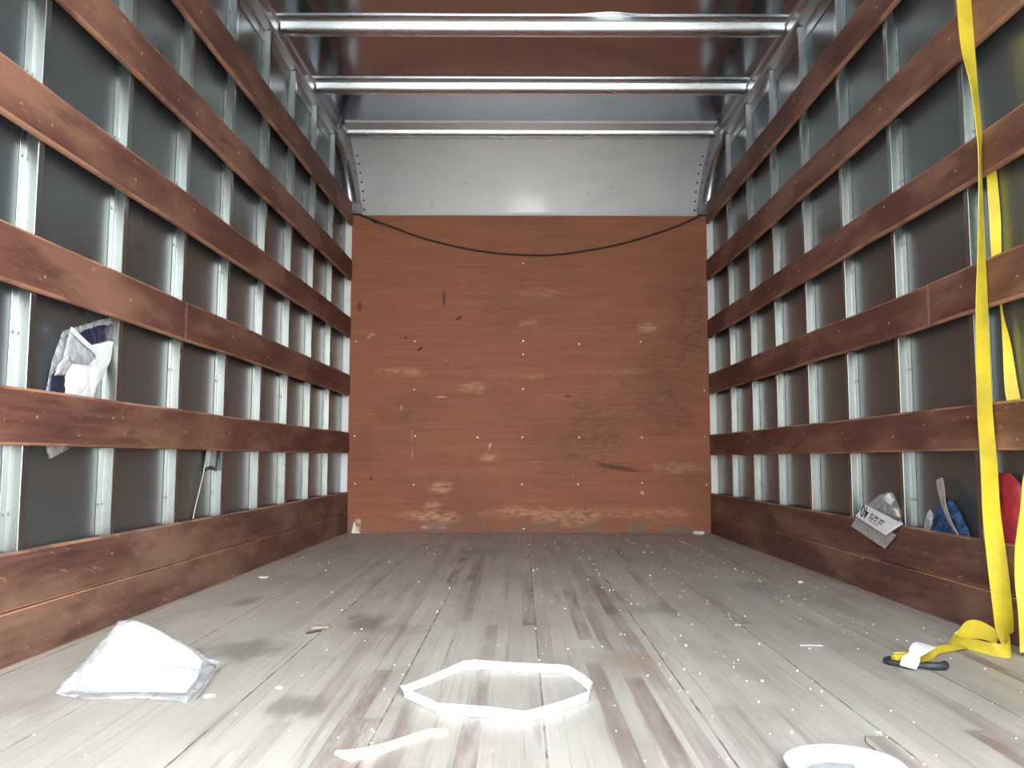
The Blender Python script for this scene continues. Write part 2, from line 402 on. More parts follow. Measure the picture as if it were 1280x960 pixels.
# ------------------------------------------------------------------ setting
def struct(o): o['kind'] = 'structure'; return o
m_ = MB(); m_.box(-40, 40, -60, 30, -1.0, -.9); struct(m_.make('ground', M['ground']))
m_ = MB(); m_.box(-1.40, 1.25, Y0, YB+.06, -.04, 0); struct(m_.make('floor', M['floor']))
m_ = MB(); m_.box(-1.40, 1.25, Y0, YB-.42, ZC, ZC+.02); struct(m_.make('ceiling', M['roof']))
for s, nm in ((-1, 'wall_left'), (1, 'wall_right')):
    m_ = MB(); wall_box(m_, s, .052, .060, Y0, YB+.06, -.04, ZC+.02, 30); struct(m_.make(nm, M['skin']))
# plywood on the front wall
ZP = 2.0
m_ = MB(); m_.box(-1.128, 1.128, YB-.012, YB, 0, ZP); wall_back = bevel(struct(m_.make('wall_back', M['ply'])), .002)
m_ = MB(); m_.box(-1.25, 1.25, YB, YB+.05, -.04, ZP); struct(m_.make('trim_1', M['white_panel']))
# curved white nose panel
RN = .44
def arc(t, r): return YB-RN+r*math.cos(t), ZP+r*math.sin(t)
rings = []
NA = 24
for i in range(NA+1):
    t = i/NA*PI/2; y, z = arc(t, RN); y2, z2 = arc(t, RN+.02)
    w = 1.075+.028*min(1, t/.9)
    rings.append([(-w, y, z), (w, y, z), (w, y2, z2), (-w, y2, z2)])
m_ = MB(); m_.loft(rings); nose = struct(m_.make('trim_2', M['white_panel'], smooth=False))
for pl in nose.data.polygons: pl.use_smooth = len(pl.vertices) == 4
# outer shell closing the nose behind the corner sheets
for s in (-1, 1):
    rings = []
    for i in range(NA+1):
        t = i/NA*PI/2; y, z = arc(t, RN-.002); y2, z2 = arc(t, RN-.075-.03*math.sin(t)); y3, z3 = arc(t, RN-.035)
        w = 1.07+.028*min(1, t/.9)
        a = Vector((s*w, y, z)); b = Vector((s*(w+.03), y3, z3)); c = Vector(P(s, .045, y2, z2))
        d = Vector(P(s, .05, *arc(t, RN+.03))); e = Vector((s*w, *arc(t, RN+.03)))
        rings.append([a, b, c, d, e])
    m_ = MB(); m_.loft(rings); o = struct(m_.make('trim_%d' % (3 if s < 0 else 4), M['corner'], smooth=True))
    for pl in o.data.polygons: pl.use_smooth = True
    # small cleat at the foot of each corner sheet
    m_ = MB(); x = s*1.095
    m_.box(x-.03, x+.03, YB-.05, YB-.02, 2.0, 2.07); m_.box(x-.034, x+.034, YB-.058, YB-.05, 2.01, 2.034); bevel(m_.make('cleat', M['corner'], o), .003)
# rivets down both edges of the nose panel
mr_ = None
for s in (-1, 1):
    for i in range(7):
        t = math.radians(5+i*7.5); y, z = arc(t, RN-.001); x = s*(1.052+.025*min(1, t/.9))
        if mr_ is None:
            m_ = MB(); m_.tube([(0, 0, 0), (0, -.004, 0)], .006, 8); mr_ = m_.make('rivet', M['cord'], nose, base=(0, 0, 0)); r_ = mr_
        else: r_ = mr_.copy(); C.objects.link(r_); r_.parent = nose
        r_.location = Vector((x, y, z))-Vector(nose['_b'])

# kick boards: two boards high
for s, nm in ((-1, 'baseboard_left'), (1, 'baseboard_right')):
    m_ = MB(); wall_box(m_, s, 0, .03, Y0, YB-.012, 0.0, .118, 30, .002, 3+s); o = struct(m_.make(nm, M['kick'])); bevel(o, .003)
    m_ = MB(); wall_box(m_, s, 0.001, .03, Y0, YB-.012, .1205, .247, 30, .003, 9+s); bevel(m_.make('upper_board', M['kick'], o), .004)
# top rails
for s, nm in ((-1, 'trim_5'), (1, 'trim_6')):
    prof = [(.052, 2.30), (.047, 2.30), (.047, 2.362), (.014, 2.368), (.008, 2.376), (.008, 2.42), (.0, 2.428), (.0, ZC), (.052, ZC)]
    rings = [[P(s, o_, y, z_) for o_, z_ in prof] for y in (Y0, 1.2, 2.4, 3.6, YB-.40)]
    m_ = MB(); m_.loft(rings); struct(m_.make(nm, M['rail']))
# rear frame around the door opening
for s, nm in ((-1, 'trim_7'), (1, 'trim_8')):
    m_ = MB(); wall_box(m_, s, -.0, .10, Y0-.05, Y0-.0005, -.15, 2.55); bevel(struct(m_.make(nm, M['frame'])), .01)
m_ = MB(); m_.box(-1.27, 1.14, Y0-.05, Y0-.0005, 2.22, 2.55); bevel(struct(m_.make('trim_9', M['frame'])), .01)
m_ = MB(); m_.box(-1.27, 1.14, Y0-.05, Y0-.0005, -.15, -.001); bevel(struct(m_.make('trim_10', M['frame'])), .01)

# screws in the plywood
def screw_mesh():
    m_ = MB(); k = 10
    ring = lambda r, y: [(r*math.cos(a*2*PI/k), y, r*math.sin(a*2*PI/k)) for a in range(k)]
    m_.loft([ring(.0055, 0), ring(.0055, -.0012), ring(.0035, -.0028)]); m_.box(-.0008, .0008, -.0034, -.0027, -.003, .003)
    return m_
sc0 = None
SCREWS = [(-1.088, .595), (-.71, .596), (-.322, .588), (-.043, .589), (.310, .590), (.70, .59), (1.092, .594), (-.716, .294), (-.045, .298), (.3025, .299), (.699, .309), (1.0966, .299), (-1.08, .30),
          (1.0955, .884), (-.034, .026), (-1.089, 1.187), (-.039, 1.69), (-.039, 1.194), (.313, 1.175), (-.0385, 1.108), (-.72, .887), (-.04, .89), (-.72, 1.19), (.70, 1.19)]
for (x, z) in SCREWS:
    if sc0 is None: sc0 = screw_mesh().make('screw', M['screw'], wall_back, base=(0, 0, 0)); q = sc0
    else: q = sc0.copy(); C.objects.link(q); q.parent = wall_back
    q.location = Vector((x, YB-.012, z))-Vector(wall_back['_b'])

# ------------------------------------------------------------------ wall posts
ORD = ['first', 'second', 'third', 'fourth', 'fifth', 'sixth', 'seventh', 'eighth', 'ninth', 'tenth', 'eleventh']
POSTS = {-1: [4.755, 4.354, 3.952, 3.568, 3.153, 2.752, 2.341, 1.926, 1.52], 1: [4.745, 4.331, 3.936, 3.522, 3.112, 2.704, 2.261, 1.85, 1.44]}
for s in (-1, 1):
    side = 'left' if s < 0 else 'right'
    for i, y in enumerate(POSTS[s]):
        th = .0025
        out = [(.0505, y-.026), (.0505, y-.002), (.024, y), (.0225, y+.0015), (.0225, y+.023), (.024, y+.025), (.0505, y+.027), (.0505, y+.045)]
        inn = [(.0505+.0012, y+.045), (.0518, y+.0245), (.026, y+.022), (.026, y+.004), (.0518, y+.0005), (.0518, y-.026)]
        prof = out+inn
        zt = 2.362
        rings = [[P(s, a, b, z) for a, b in prof] for z in (0.0, .6, 1.2, 1.8, zt)]
        m_ = MB(); m_.loft(rings)
        # rivets on the flange are part of the pressed post
        for k in range(11):
            z = .12+k*.21
            for yy in (y-.014, y+.036):
                c = P(s, .0505, yy, z); d = P(s, .0485, yy, z)
                m_.tube([c, d], .004, 6)
        o = bevel(m_.make('wall_post', M['post']), .0015, 1)
        if i == len(POSTS[s])-1: lab = 'vertical metal post on the %s wall, nearest one to the open rear' % side
        else: lab = 'vertical metal post on the %s wall, %s post out from the plywood' % (side, ORD[i])
        tag(o, lab, 'post', 'metal posts of the side walls')

# ------------------------------------------------------------------ slats
SL = {-1: [(.4854, .6167), (.8465, .9779), (1.2118, 1.3400), (1.5740, 1.7080), (1.9300, 2.0740)],
      1: [(.4805, .6064), (.8569, .9859), (1.2118, 1.3300), (1.5769, 1.7080), (1.9430, 2.0780)]}
SY = YB-.014
ss0 = {}
for s in (-1, 1):
    side = 'left' if s < 0 else 'right'
    for i, (z0, z1) in enumerate(SL[s]):
        spans = [(Y0, SY)]
        if i == 1: spans = [(Y0, 2.735), (2.738, SY)] if s < 0 else [(Y0, 2.455), (2.458, SY)]
        for j, (a, b) in enumerate(spans):
            m_ = MB(); wall_box(m_, s, 0, .0215, a, b, z0, z1, 40, .005, i*3+s+11)
            o = bevel(m_.make('wooden_slat', M['slat']), .007)
            pos_ = ('lowest', 'second lowest', 'middle', 'second highest', 'highest')[i]
            lab = 'reddish wooden slat along the %s wall, %s of its five rows' % (side, pos_)
            if len(spans) == 2: lab = 'second lowest wooden slat on the %s wall, %s' % (side, ('near piece before the butt joint', 'far piece from joint to plywood')[j])
            tag(o, lab, 'slat', 'wooden slats of the side walls')
            for y in POSTS[s]:
                if not (a+.03 < y+.012 < b-.02): continue
                zc = (z0+z1)/2+random.uniform(-.03, .03)
                if s not in ss0:
                    q = MB(); k = 8; ring = lambda r, x: [(x, r*math.cos(t*2*PI/k), r*math.sin(t*2*PI/k)) for t in range(k)]
                    q.loft([ring(.0042, 0), ring(.0042, -s*.0006), ring(.0025, -s*.0016)])
                    sq = q.make('screw', M['zinc'], o, base=(0, 0, 0)); ss0[s] = sq
                else: sq = ss0[s].copy(); C.objects.link(sq); sq.parent = o
                d = .005*mnoise.noise(Vector(((y+.012)*1.7, (i*3+s+11)*5.3, 0))); e = .0035*mnoise.noise(Vector(((y+.012)*1.1, (i*3+s+11)*2.1, 4)))
                sq.location = Vector(P(s, e, y+.012, zc+d))-Vector(o['_b'])

# ------------------------------------------------------------------ roof bows
BOWS = [4.93, 4.32, 3.70, 3.09, 2.48, 1.87]
for i, yb in enumerate(BOWS):
    n = 60; rings = []
    for k in range(n+1):
        t = k/n; y = yb
        xl, xr = P(-1, .004, y, 0)[0], P(1, .004, y, 0)[0]; x = xl+(xr-xl)*t
        wv = .004*mnoise.noise(Vector((x*2.3, i*3.7, 0)))
        dent = .010*math.exp(-((x-.33)/.10)**2) if i == 2 else (.006*math.exp(-((x-.45)/.25)**2)*(1 if int(k) % 2 else .5) if i == 0 else 0)
        fl = yb-.122+wv-dent
        zt = ZC-.001; zb = 2.400
        prof = [(fl, zt), (fl, zt-.004-abs(dent)*.6), (fl+.005, zt-.006), (yb-.072, zt-.005), (yb-.066, zb+.016), (yb-.060, zb+.005), (yb-.050, zb), (yb-.010, zb), (yb-.002, zb+.004), (yb, zb+.014), (yb+.004, zt-.006), (yb+.028, zt-.005), (yb+.028, zt)]
        rings.append([(x, a, b) for a, b in prof])
    m_ = MB(); m_.loft(rings); o = m_.make('roof_bow', M['rib'], smooth=False)
    for pl in o.data.polygons: pl.use_smooth = True
    mod = o.modifiers.new('es', 'EDGE_SPLIT'); mod.split_angle = math.radians(50)
    lab = ['shiny metal roof bow with ragged edge right before the curved white panel', 'shiny metal roof bow in the middle of the three in the photo',
           'shiny metal roof bow with a dented front flange, nearest in the photo'][i] if i < 3 else 'shiny metal roof bow, %s out from the curved white panel' % ('fourth', 'fifth', 'sixth')[i-3]
    tag(o, lab, 'roof bow', 'metal bows under the roof')

# ------------------------------------------------------------------ cord slung across the front wall
pts = [(-1.10, 5.165, 2.005), (-1.045, 5.17, 1.985), (-.974, 5.172, 1.958), (-.85, 5.172, 1.912), (-.729, 5.172, 1.866), (-.58, 5.172, 1.822), (-.429, 5.172, 1.787), (-.30, 5.172, 1.764), (-.171, 5.172, 1.7485), (.037, 5.172, 1.7386),
       (.18, 5.172, 1.744), (.315, 5.172, 1.762), (.594, 5.172, 1.817), (.874, 5.172, 1.906), (1.04, 5.168, 1.975), (1.11, 5.16, 2.013)]
m_ = MB(); m_.tube(catmull(pts, 5), .0055, 8); o = m_.make('cord', M['cord'], smooth=True)
m_ = MB(); m_.tube([(-1.0, 5.168, 1.965), (-.975, 5.168, 1.955), (-.955, 5.168, 1.948)], [.008, .013, .008], 10); m_.make('knot', M['cord'], o, smooth=True)
tag(o, 'thin dark cord slung in a sagging curve across the top of the plywood', 'cord')

# ------------------------------------------------------------------ yellow tie-down strap
st = empty('tie_down_strap', (1.08, 2.1, 0.0))
tag(st, 'long yellow webbing strap hanging on the right wall and trailing onto the floor', 'strap')
HW = .024
def key_px(y, z, deg, o_face, s=1):
    """half-width vector turned by deg from along-wall towards across-wall"""
    a = math.radians(deg); c, n_ = math.cos(a)*HW, math.sin(a)*HW
    x = P(1, -o_face-abs(n_), y, z)[0]
    return (x, y, z, n_, c, 0)
run = [(2.165, 1.95, 80), (2.155, 1.85, 78), (2.147, 1.70, 75), (2.139, 1.557, 71), (2.126, 1.44, 50), (2.117, 1.327, 45), (2.123, 1.243, 37), (2.126, 1.115, 42), (2.13, .988, 50), (2.134, .862, 63),
       (2.139, .716, 69), (2.140, .571, 75), (2.133, .448, 79), (2.132, .327, 85), (2.118, .208, 96), (2.105, .10, 92), (2.10, .035, 80)]
ks = [key_px(y, z, d, .004) for y, z, d in run]
ks += [(1.098, 2.085, .020, .010, .012, .018)]
ribbon('webbing', ks, M['yellow'], st)
# second run: behind the upper slats, out below the lowest one and down over the kick board
k2 = []
for y, z, n_, c in ((2.17, 1.30, .0115, -.003), (2.168, 1.226, .012, -.003), (2.163, 1.104, .0125, -.005), (2.165, .992, .012, -.002), (2.160, .92, .006, 0), (2.153, .84, .003, 0), (2.139, .758, .010, -.001), (2.126, .628, .0125, -.009), (2.10, .56, .012, -.004)):
    k2.append((P(1, .037, y, z)[0], y, z, n_, c, 0))
k2 += [(P(1, .037, 2.07, .50)[0], 2.07, .50, .010, .004, 0), (P(1, .035, 2.055, .462)[0], 2.055, .462, .011, .000, 0), (P(1, .016, 2.045, .41)[0], 2.045, .41, .012, -.003, 0), (P(1, .003, 2.04, .35)[0], 2.04, .35, .010, -.003, 0), (P(1, -.014, 2.034, .285)[0], 2.034, .285, .010, -.002, 0),
       (P(1, -.020, 2.032, .24)[0], 2.032, .24, .012, -.003, 0), (P(1, -.024, 2.02, .17)[0], 2.02, .17, .017, -.006, 0), (P(1, -.026, 2.002, .10)[0], 2.002, .10, .022, -.006, 0), (P(1, -.026, 2.0, .04)[0], 2.0, .04, .023, -.006, 0), (P(1, -.03, 1.995, .010)[0], 1.995, .010, .023, -.006, .002)]
ribbon('webbing', k2, M['yellow'], st)
# slack loop and tail on the floor
k3 = [(1.098, 2.085, .020, .010, .012, .018), (1.078, 2.03, .017, .006, .010, .016), (1.048, 1.99, .014, .002, .014, .013), (1.025, 2.00, .014, -.002, .012, .014), (1.008, 2.05, .013, .004, .014, .012), (.998, 2.10, .010, .008, .012, .009), (1.000, 2.145, .010, .010, .006, .010),
      (1.015, 2.16, .014, .008, -.006, .014), (1.033, 2.155, .026, .003, -.008, .024), (1.055, 2.14, .034, .0, -.006, .024), (1.075, 2.12, .030, 0, -.004, .020), (1.09, 2.10, .020, 0, -.006, .016)]
ribbon('webbing', k3, M['yellow'], st)
k4 = [(1.03, 2.10, .005, .004, .014, .002), (.995, 2.08, .005, .006, .020, .0), (.945, 2.055, .006, .006, .020, .003), (.90, 2.02, .009, .006, .014, .006), (.86, 1.975, .009, .002, .012, .008), (.83, 1.95, .010, .002, .012, .008), (.80, 1.94, .011, .001, .012, .009),
      (.775, 1.93, .012, .0, .012, .010), (.757, 1.925, .012, .0, .012, .010)]
ribbon('webbing', k4, M['yellow'], st)
m_ = MB(); m_.tube([(.750, 1.922, .011), (.775, 1.928, .012)], .0095, 10); bevel(m_.make('stitched_loop', M['yellow'], st, smooth=False), .002)
hk = MB()
hk.tube(catmull([(.752, 1.945, .007), (.738, 1.935, .007), (.735, 1.915, .007), (.752, 1.895, .007), (.775, 1.885, .007), (.80, 1.873, .008), (.82, 1.868, .009), (.838, 1.870, .009), (.845, 1.882, .009)], 4), [.006]*20+[.0088]*13, 8)
hk.make('hook', M['black'], st, smooth=True)['label'] = 'black rubber-coated hook'
o = ribbon('label_tag', [(.757, 1.868, .006, -.013, .010, .002), (.772, 1.885, .018, -.014, .011, .003), (.787, 1.90, .025, -.009, .008, .002), (.800, 1.915, .028, -.012, .012, .002), (.824, 1.94, .034, -.015, .015, .003), (.846, 1.962, .034, -.015, .015, .003)], M['white_tag'], st, .0012, 4); o['label'] = 'white cloth tag'

# ------------------------------------------------------------------ white plastic band on the floor
BV = [(-.325, 1.675, .6), (-.318, 1.650, .1), (-.255, 1.565, .05), (-.245, 1.548, .0), (-.15, 1.525, .0), (-.09, 1.50, .0), (-.08, 1.505, .0), (-.02, 1.56, .05), (.034, 1.625, .1), (.046, 1.70, .5), (.035, 1.76, .8), (.012, 1.815, .3), (-.005, 1.828, .05),
      (-.10, 1.845, .0), (-.193, 1.870, .0), (-.215, 1.860, .3), (-.275, 1.77, 1.15), (-.315, 1.70, 1.1)]
cxm, cym = -.14, 1.68
keys = []
for (x, y, tl) in BV:
    d = Vector((x-cxm, y-cym, 0)).normalized(); h = .0095
    w = Vector((d.x*math.sin(tl)*h, d.y*math.sin(tl)*h, math.cos(tl)*h))
    keys.append((x, y, max(.0015, w.z+.001), w.x, w.y, w.z))
keys2 = []
for i in range(len(keys)):
    a, b = keys[i], keys[(i+1) % len(keys)]
    keys2 += [a, tuple(p*.5+q*.5 for p, q in zip(a, b))]
o = ribbon('plastic_band', keys2, M['white_plastic'], None, .0012, 1, closed=True)
tag(o, 'closed loop of white plastic strapping lying bent into an octagon on the floor', 'plastic band')

# ------------------------------------------------------------------ wood splinter
up = [(-.387, 1.340), (-.36, 1.345), (-.325, 1.366), (-.29, 1.405), (-.262, 1.438), (-.243, 1.455), (-.220, 1.452)]
lo = [(-.217, 1.442), (-.25, 1.425), (-.28, 1.385), (-.31, 1.345), (-.335, 1.322), (-.355, 1.309), (-.372, 1.322)]
pl_ = up+lo; n = len(pl_)
m_ = MB(); cc = (-.30, 1.383)
m_.loft([[(x, y, .0005) for x, y in pl_], [(x, y, .004) for x, y in pl_], [(cc[0]+(x-cc[0])*.96, cc[1]+(y-cc[1])*.93, .0065) for x, y in pl_]])
tag(m_.make('wood_splinter', M['tan']), 'pale tan sliver of wood on the floor in front of the white band', 'splinter')

# ------------------------------------------------------------------ shallow white lid at the bottom of the photo
lx, ly, lr = .372, 1.245, .082
lid = empty('plastic_dish', (lx, ly, 0)); tag(lid, 'round shallow white plastic dish on the floor, cut by the bottom edge of the photo', 'dish')
prof = [(.056, .0005), (.072, .001), (.078, .006), (.083, .018), (.085, .0205), (.083, .0225), (.076, .023), (.069, .019), (.063, .009), (.056, .005)]
m_ = MB(); n = 48
m_.loft([[(lx+r*math.cos(a*2*PI/n)*(1+.03*math.sin(a*.4)), ly+r*math.sin(a*2*PI/n), z) for r, z in prof] for a in range(n)], caps=False)
k = len(prof)
for j in range(k): m_.f.append(((n-1)*k+j, (n-1)*k+(j+1) % k, (j+1) % k, j))
m_.make('rim', M['white_plastic'], lid, smooth=True)
m_ = MB(); rr = [(0.0001, .004), (.02, .0042), (.028, .006), (.036, .004), (.057, .0048), (.057, .0008), (.0001, .0008)]
m_.loft([[(lx+r*math.cos(a*2*PI/n), ly+r*math.sin(a*2*PI/n), z) for r, z in rr] for a in range(n)], caps=False); k = len(rr)
for j in range(k-1): m_.f.append(((n-1)*k+j, (n-1)*k+(j+1) % k, (j+1) % k, j))
m_.make('bottom', M['lid_grey'], lid, smooth=True)
sw = [(lx+.035+.018*math.cos(t*.7)*(1-t*.05), ly+.012+.02*math.sin(t*.7)*(1-t*.05), .008+.0012*t) for t in range(0, 12)]
m_ = MB(); m_.tube(catmull(sw, 3), .0035, 6); m_.make('pull_tab', M['white_plastic'], lid, smooth=True)
hair = catmull([(.452, 1.30, .004), (.458, 1.34, .006), (.462, 1.39, .004), (.478, 1.43, .002)], 6)
m_ = MB(); m_.tube(hair, .0007, 5); tag(m_.make('thread', M['cord']), 'fine dark thread curling on the floor beside the white dish', 'thread')

# ------------------------------------------------------------------ bag of white sheet on the floor, left
bg = empty('plastic_bag', (-.86, 1.77, 0)); tag(bg, 'clear plastic bag with a folded white sheet inside, lying crumpled on the floor at left', 'bag')
def heap(name, ol, hfun, mat, crumple, freq, seed, z0=.001):
    """crumpled sheet: outline on the floor, height function over it, closed beneath"""
    L = len(ol); per = 8; o = []
    for i in range(L):
        a, b = Vector(ol[i]), Vector(ol[(i+1) % L])
        for k in range(per): o.append(a.lerp(b, k/per))
    c = sum(o, Vector((0, 0)))/len(o); n = len(o); R_ = 14; v = []; f = []
    for r in range(R_):
        t = 1-r/R_
        for p in o:
            q = c.lerp(p, t); h = hfun(q)
            nz = abs(mnoise.noise(Vector((q.x*freq, q.y*freq, seed))))*2+.5*mnoise.noise(Vector((q.x*freq*3, q.y*freq*3, seed)))
            v.append((q.x, q.y, z0+.003+h+crumple*nz*min(1, .3+(1-t)*3)))
    v.append((c.x, c.y, z0+.003+hfun(c)))
    for r in range(R_-1):
        for j in range(n): a, b = r*n+j, r*n+(j+1) % n; f.append((a, b, b+n, a+n))
    for j in range(n): f.append(((R_-1)*n+j, (R_-1)*n+(j+1) % n, R_*n))
    k = len(v)
    for p in o: v.append((p.x, p.y, z0 if hfun(p) < .01 else z0+hfun(p)*.55))
    v.append((c.x, c.y, z0)); 
    for j in range(n): f.append((j, k+j, k+(j+1) % n, (j+1) % n)); f.append((k+(j+1) % n, k+j, k+n))
    return mesh_obj(name, v, f, mat, bg, smooth=True)
def H(q):
    # a slope that climbs to the far left corner
    ty = max(0, min(1, (q.y-1.665)/.195)); tx = max(0, min(1, (-.772-q.x)/.165))
    return .094*ty**1.1*tx**.85+.010*math.exp(-((q.x+.80)/.05)**2-((q.y-1.72)/.05)**2)
heap('white_sheet', [(-.968, 1.695), (-.90, 1.668), (-.83, 1.672), (-.745, 1.665), (-.755, 1.75), (-.790, 1.875), (-.845, 1.885), (-.90, 1.885), (-.935, 1.875), (-.965, 1.84), (-.965, 1.78)], H, M['white_sheet'], .0065, 12, 1.3, .004)
heap('film', [(-1.00, 1.665), (-.92, 1.625), (-.82, 1.635), (-.722, 1.610), (-.728, 1.70), (-.757, 1.86), (-.79, 1.90), (-.86, 1.90), (-.93, 1.895), (-.972, 1.86), (-.985, 1.75)], lambda q: H(q)+.006*(1 if 1.68 < q.y < 1.87 and q.x < -.76 else .2), M['film'], .003, 16, 4.4, .001)
# turned-up heat-sealed edge on the bag's right side
ribbon('seam', [(-.712+.0, 1.625, .004, .003, .0, .003), (-.722, 1.70, .006, .004, 0, .003), (-.740, 1.80, .008, .004, 0, .003), (-.752, 1.87, .010, .004, 0, .003), (-.80, 1.90, .012, .001, .003, .003)], M['film_grey'], bg, .0012)

# ------------------------------------------------------------------ things stuck behind the slats of the left wall
def WL(s, o, pts): return [P(s, o, y, z) for y, z in pts]
nl = (1, 0, 0)
lb = empty('mailing_bag', P(-1, .04, 2.2, .45)); tag(lb, 'crumpled pale plastic mailing bag tucked behind the lowest left slat', 'bag')
pillow('bag_body', WL(-1, .038, [(2.345, .79), (2.335, .735), (2.30, .69), (2.262, .65), (2.25, .60), (2.22, .50), (2.06, .50), (2.075, .60), (2.10, .68), (2.16, .735), (2.24, .765)]), nl, .006, .003, M['white_sheet'], lb, .003, 18, 2)
pillow('lining', WL(-1, .043, [(2.345, .838), (2.345, .795), (2.25, .765), (2.18, .735), (2.13, .77), (2.20, .80), (2.28, .825)]), nl, .004, .002, M['navy'], lb, .003, 25, 3)['label'] = 'dark navy inner lining'
pillow('lining', WL(-1, .040, [(2.105, .70), (2.125, .66), (2.105, .60), (2.04, .60), (2.05, .66)]), nl, .006, .002, M['navy'], lb, .003, 25, 5)['label'] = 'dark navy inner lining'
pillow('flap', WL(-1, .026, [(2.10, .782), (2.225, .735), (2.20, .705), (2.10, .70), (2.075, .705)]), nl, .004, .002, M['film_grey'], lb, .004, 30, 6, 6)
ribbon('fold', [(*P(-1, .020, 2.095, .784), .0, .002, .006), (*P(-1, .017, 2.16, .758), .0, .002, .006), (*P(-1, .019, 2.228, .735), 0, .002, .006), (*P(-1, .022, 2.205, .708), 0, .004, .004)], M['white_sheet'], lb, .004)
pillow('film', WL(-1, .044, [(2.345, .86), (2.25, .83), (2.16, .80), (2.10, .78), (2.06, .70), (2.04, .62), (2.045, .50), (2.07, .455), (2.16, .485), (2.24, .52), (2.28, .66), (2.35, .74)]), nl, .003, .001, M['film'], lb, .003, 20, 7)
pillow('torn_paper', WL(-1, .022, [(2.09, .72), (2.11, .70), (2.08, .665), (2.035, .66), (2.05, .69)]), nl, .003, .001, M['grey_card'], lb, .003, 30, 9, 5)['label'] = 'small beige torn paper scrap'

bk = empty('plastic_clip', P(-1, .03, 3.07, .41)); tag(bk, 'small black plastic clip poking out below the lowest left slat beside a metal post', 'clip')
m_ = MB(); m_.loft([[P(-1, a, y+dy, z) for a, y in ((.029, 3.045), (.043, 3.045), (.043, 3.11), (.029, 3.11))] for z, dy in ((.415, -.005), (.44, .0), (.50, .012), (.54, .016))]); bevel(m_.make('clip_body', M['lid_grey'], bk), .003)
m_ = MB(); m_.tube([P(-1, .03, 3.02, .418), P(-1, .03, 3.06, .424), P(-1, .032, 3.12, .416)], .007, 8); m_.tube([P(-1, .034, 3.118, .42), P(-1, .035, 3.135, .49)], .006, 8); m_.make('clip_jaw', M['black'], bk, smooth=True)
m_ = MB(); m_.tube(catmull([P(-1, .03, 3.03, .50), P(-1, .035, 3.01, .40), P(-1, .040, 2.97, .30), P(-1, .042, 2.95, .245)], 5), .0022, 6); m_.make('cord_end', M['beige'], bk, smooth=True)

# ------------------------------------------------------------------ things stuck behind the right kick board
nr_ = (-1, 0, 0)
hb = empty('parts_bag', P(1, .0, 2.8, .2)); tag(hb, 'clear plastic packet with a printed white header card hanging over the right baseboard', 'packet')
pillow('packet', WL(1, .034, [(3.03, .255), (2.995, .30), (2.91, .335), (2.83, .350), (2.80, .345), (2.76, .30), (2.72, .25)]), nr_, .010, .004, M['film'], hb, .006, 26, 11)
pillow('content', WL(1, .030, [(2.87, .335), (2.82, .345), (2.79, .325), (2.81, .305), (2.86, .315)]), nr_, .006, .002, M['white_sheet'], hb, .003, 40, 12, 5)['label'] = 'shiny white content'
pillow('content', WL(1, .030, [(2.79, .30), (2.765, .295), (2.75, .27), (2.785, .265)]), nr_, .006, .002, M['tan'], hb, .003, 40, 13, 5)['label'] = 'beige content'
def card(name, q, o_a, o_b, mat, th=.0022):
    # q: quad of (y,z); o_a for first two corners, o_b for last two
    f_ = [Vector(P(1, o_a if i < 2 else o_b, y, z)) for i, (y, z) in enumerate(q)]; nn = (f_[1]-f_[0]).cross(f_[2]-f_[0]).normalized()*th
    m_ = MB(); m_.add(f_+[v+nn for v in f_], [(3, 2, 1, 0), (4, 5, 6, 7), (0, 1, 5, 4), (1, 2, 6, 5), (2, 3, 7, 6), (3, 0, 4, 7)]); return m_.make(name, mat, hb), f_, nn
card('back_card', [(3.055, .217), (2.789, .164), (2.705, .216), (2.985, .268)], -.006, -.005, M['grey_card'])[0]['label'] = 'grey lower card'
_, cf, cn = card('header_card', [(2.975, .2585), (2.746, .2125), (2.675, .262), (2.915, .301)], -.022, -.012, M['card'])
card('header_card', [(2.746, .2125), (2.72, .232), (2.650, .2555), (2.675, .262)], -.022, -.010, M['card'])
ex = (cf[1]-cf[0]); ey = (cf[3]-cf[0]); nrm = ex.cross(ey).normalized()
if nrm.x > 0: nrm = -nrm
def text_on(name, body, u, v, size, parent, flip=True):
    cu = bpy.data.curves.new(name, 'FONT'); cu.body = body; cu.size = size; cu.align_x = 'CENTER'; cu.align_y = 'CENTER'; cu.extrude = .0004; cu.offset = .0004
    tmp = bpy.data.objects.new(name, cu); C.objects.link(tmp)
    bpy.context.view_layer.update()
    me = bpy.data.meshes.new_from_object(tmp.evaluated_get(bpy.context.evaluated_depsgraph_get())); bpy.data.objects.remove(tmp)
    xa = -ex.normalized() if flip else ex.normalized(); ya = nrm.cross(xa).normalized()
    if (ya.dot(ey) > 0) == flip: xa = xa; 
    mw = Matrix((xa, ya, nrm)).transposed(); c = cf[0]+ex*u+ey*v+nrm*.0030
    b = Vector(parent['_b'])
    for vt in me.vertices: vt.co = mw @ vt.co + c - b
    me.materials.clear(); me.materials.append(M['ink'])
    o = bpy.data.objects.new(name, me); C.objects.link(o); o.parent = parent; o.location = (0, 0, 0); o['_b'] = tuple(b); return o
text_on('printed_number', '40', .13, .60, .058, hb)
m_ = MB()
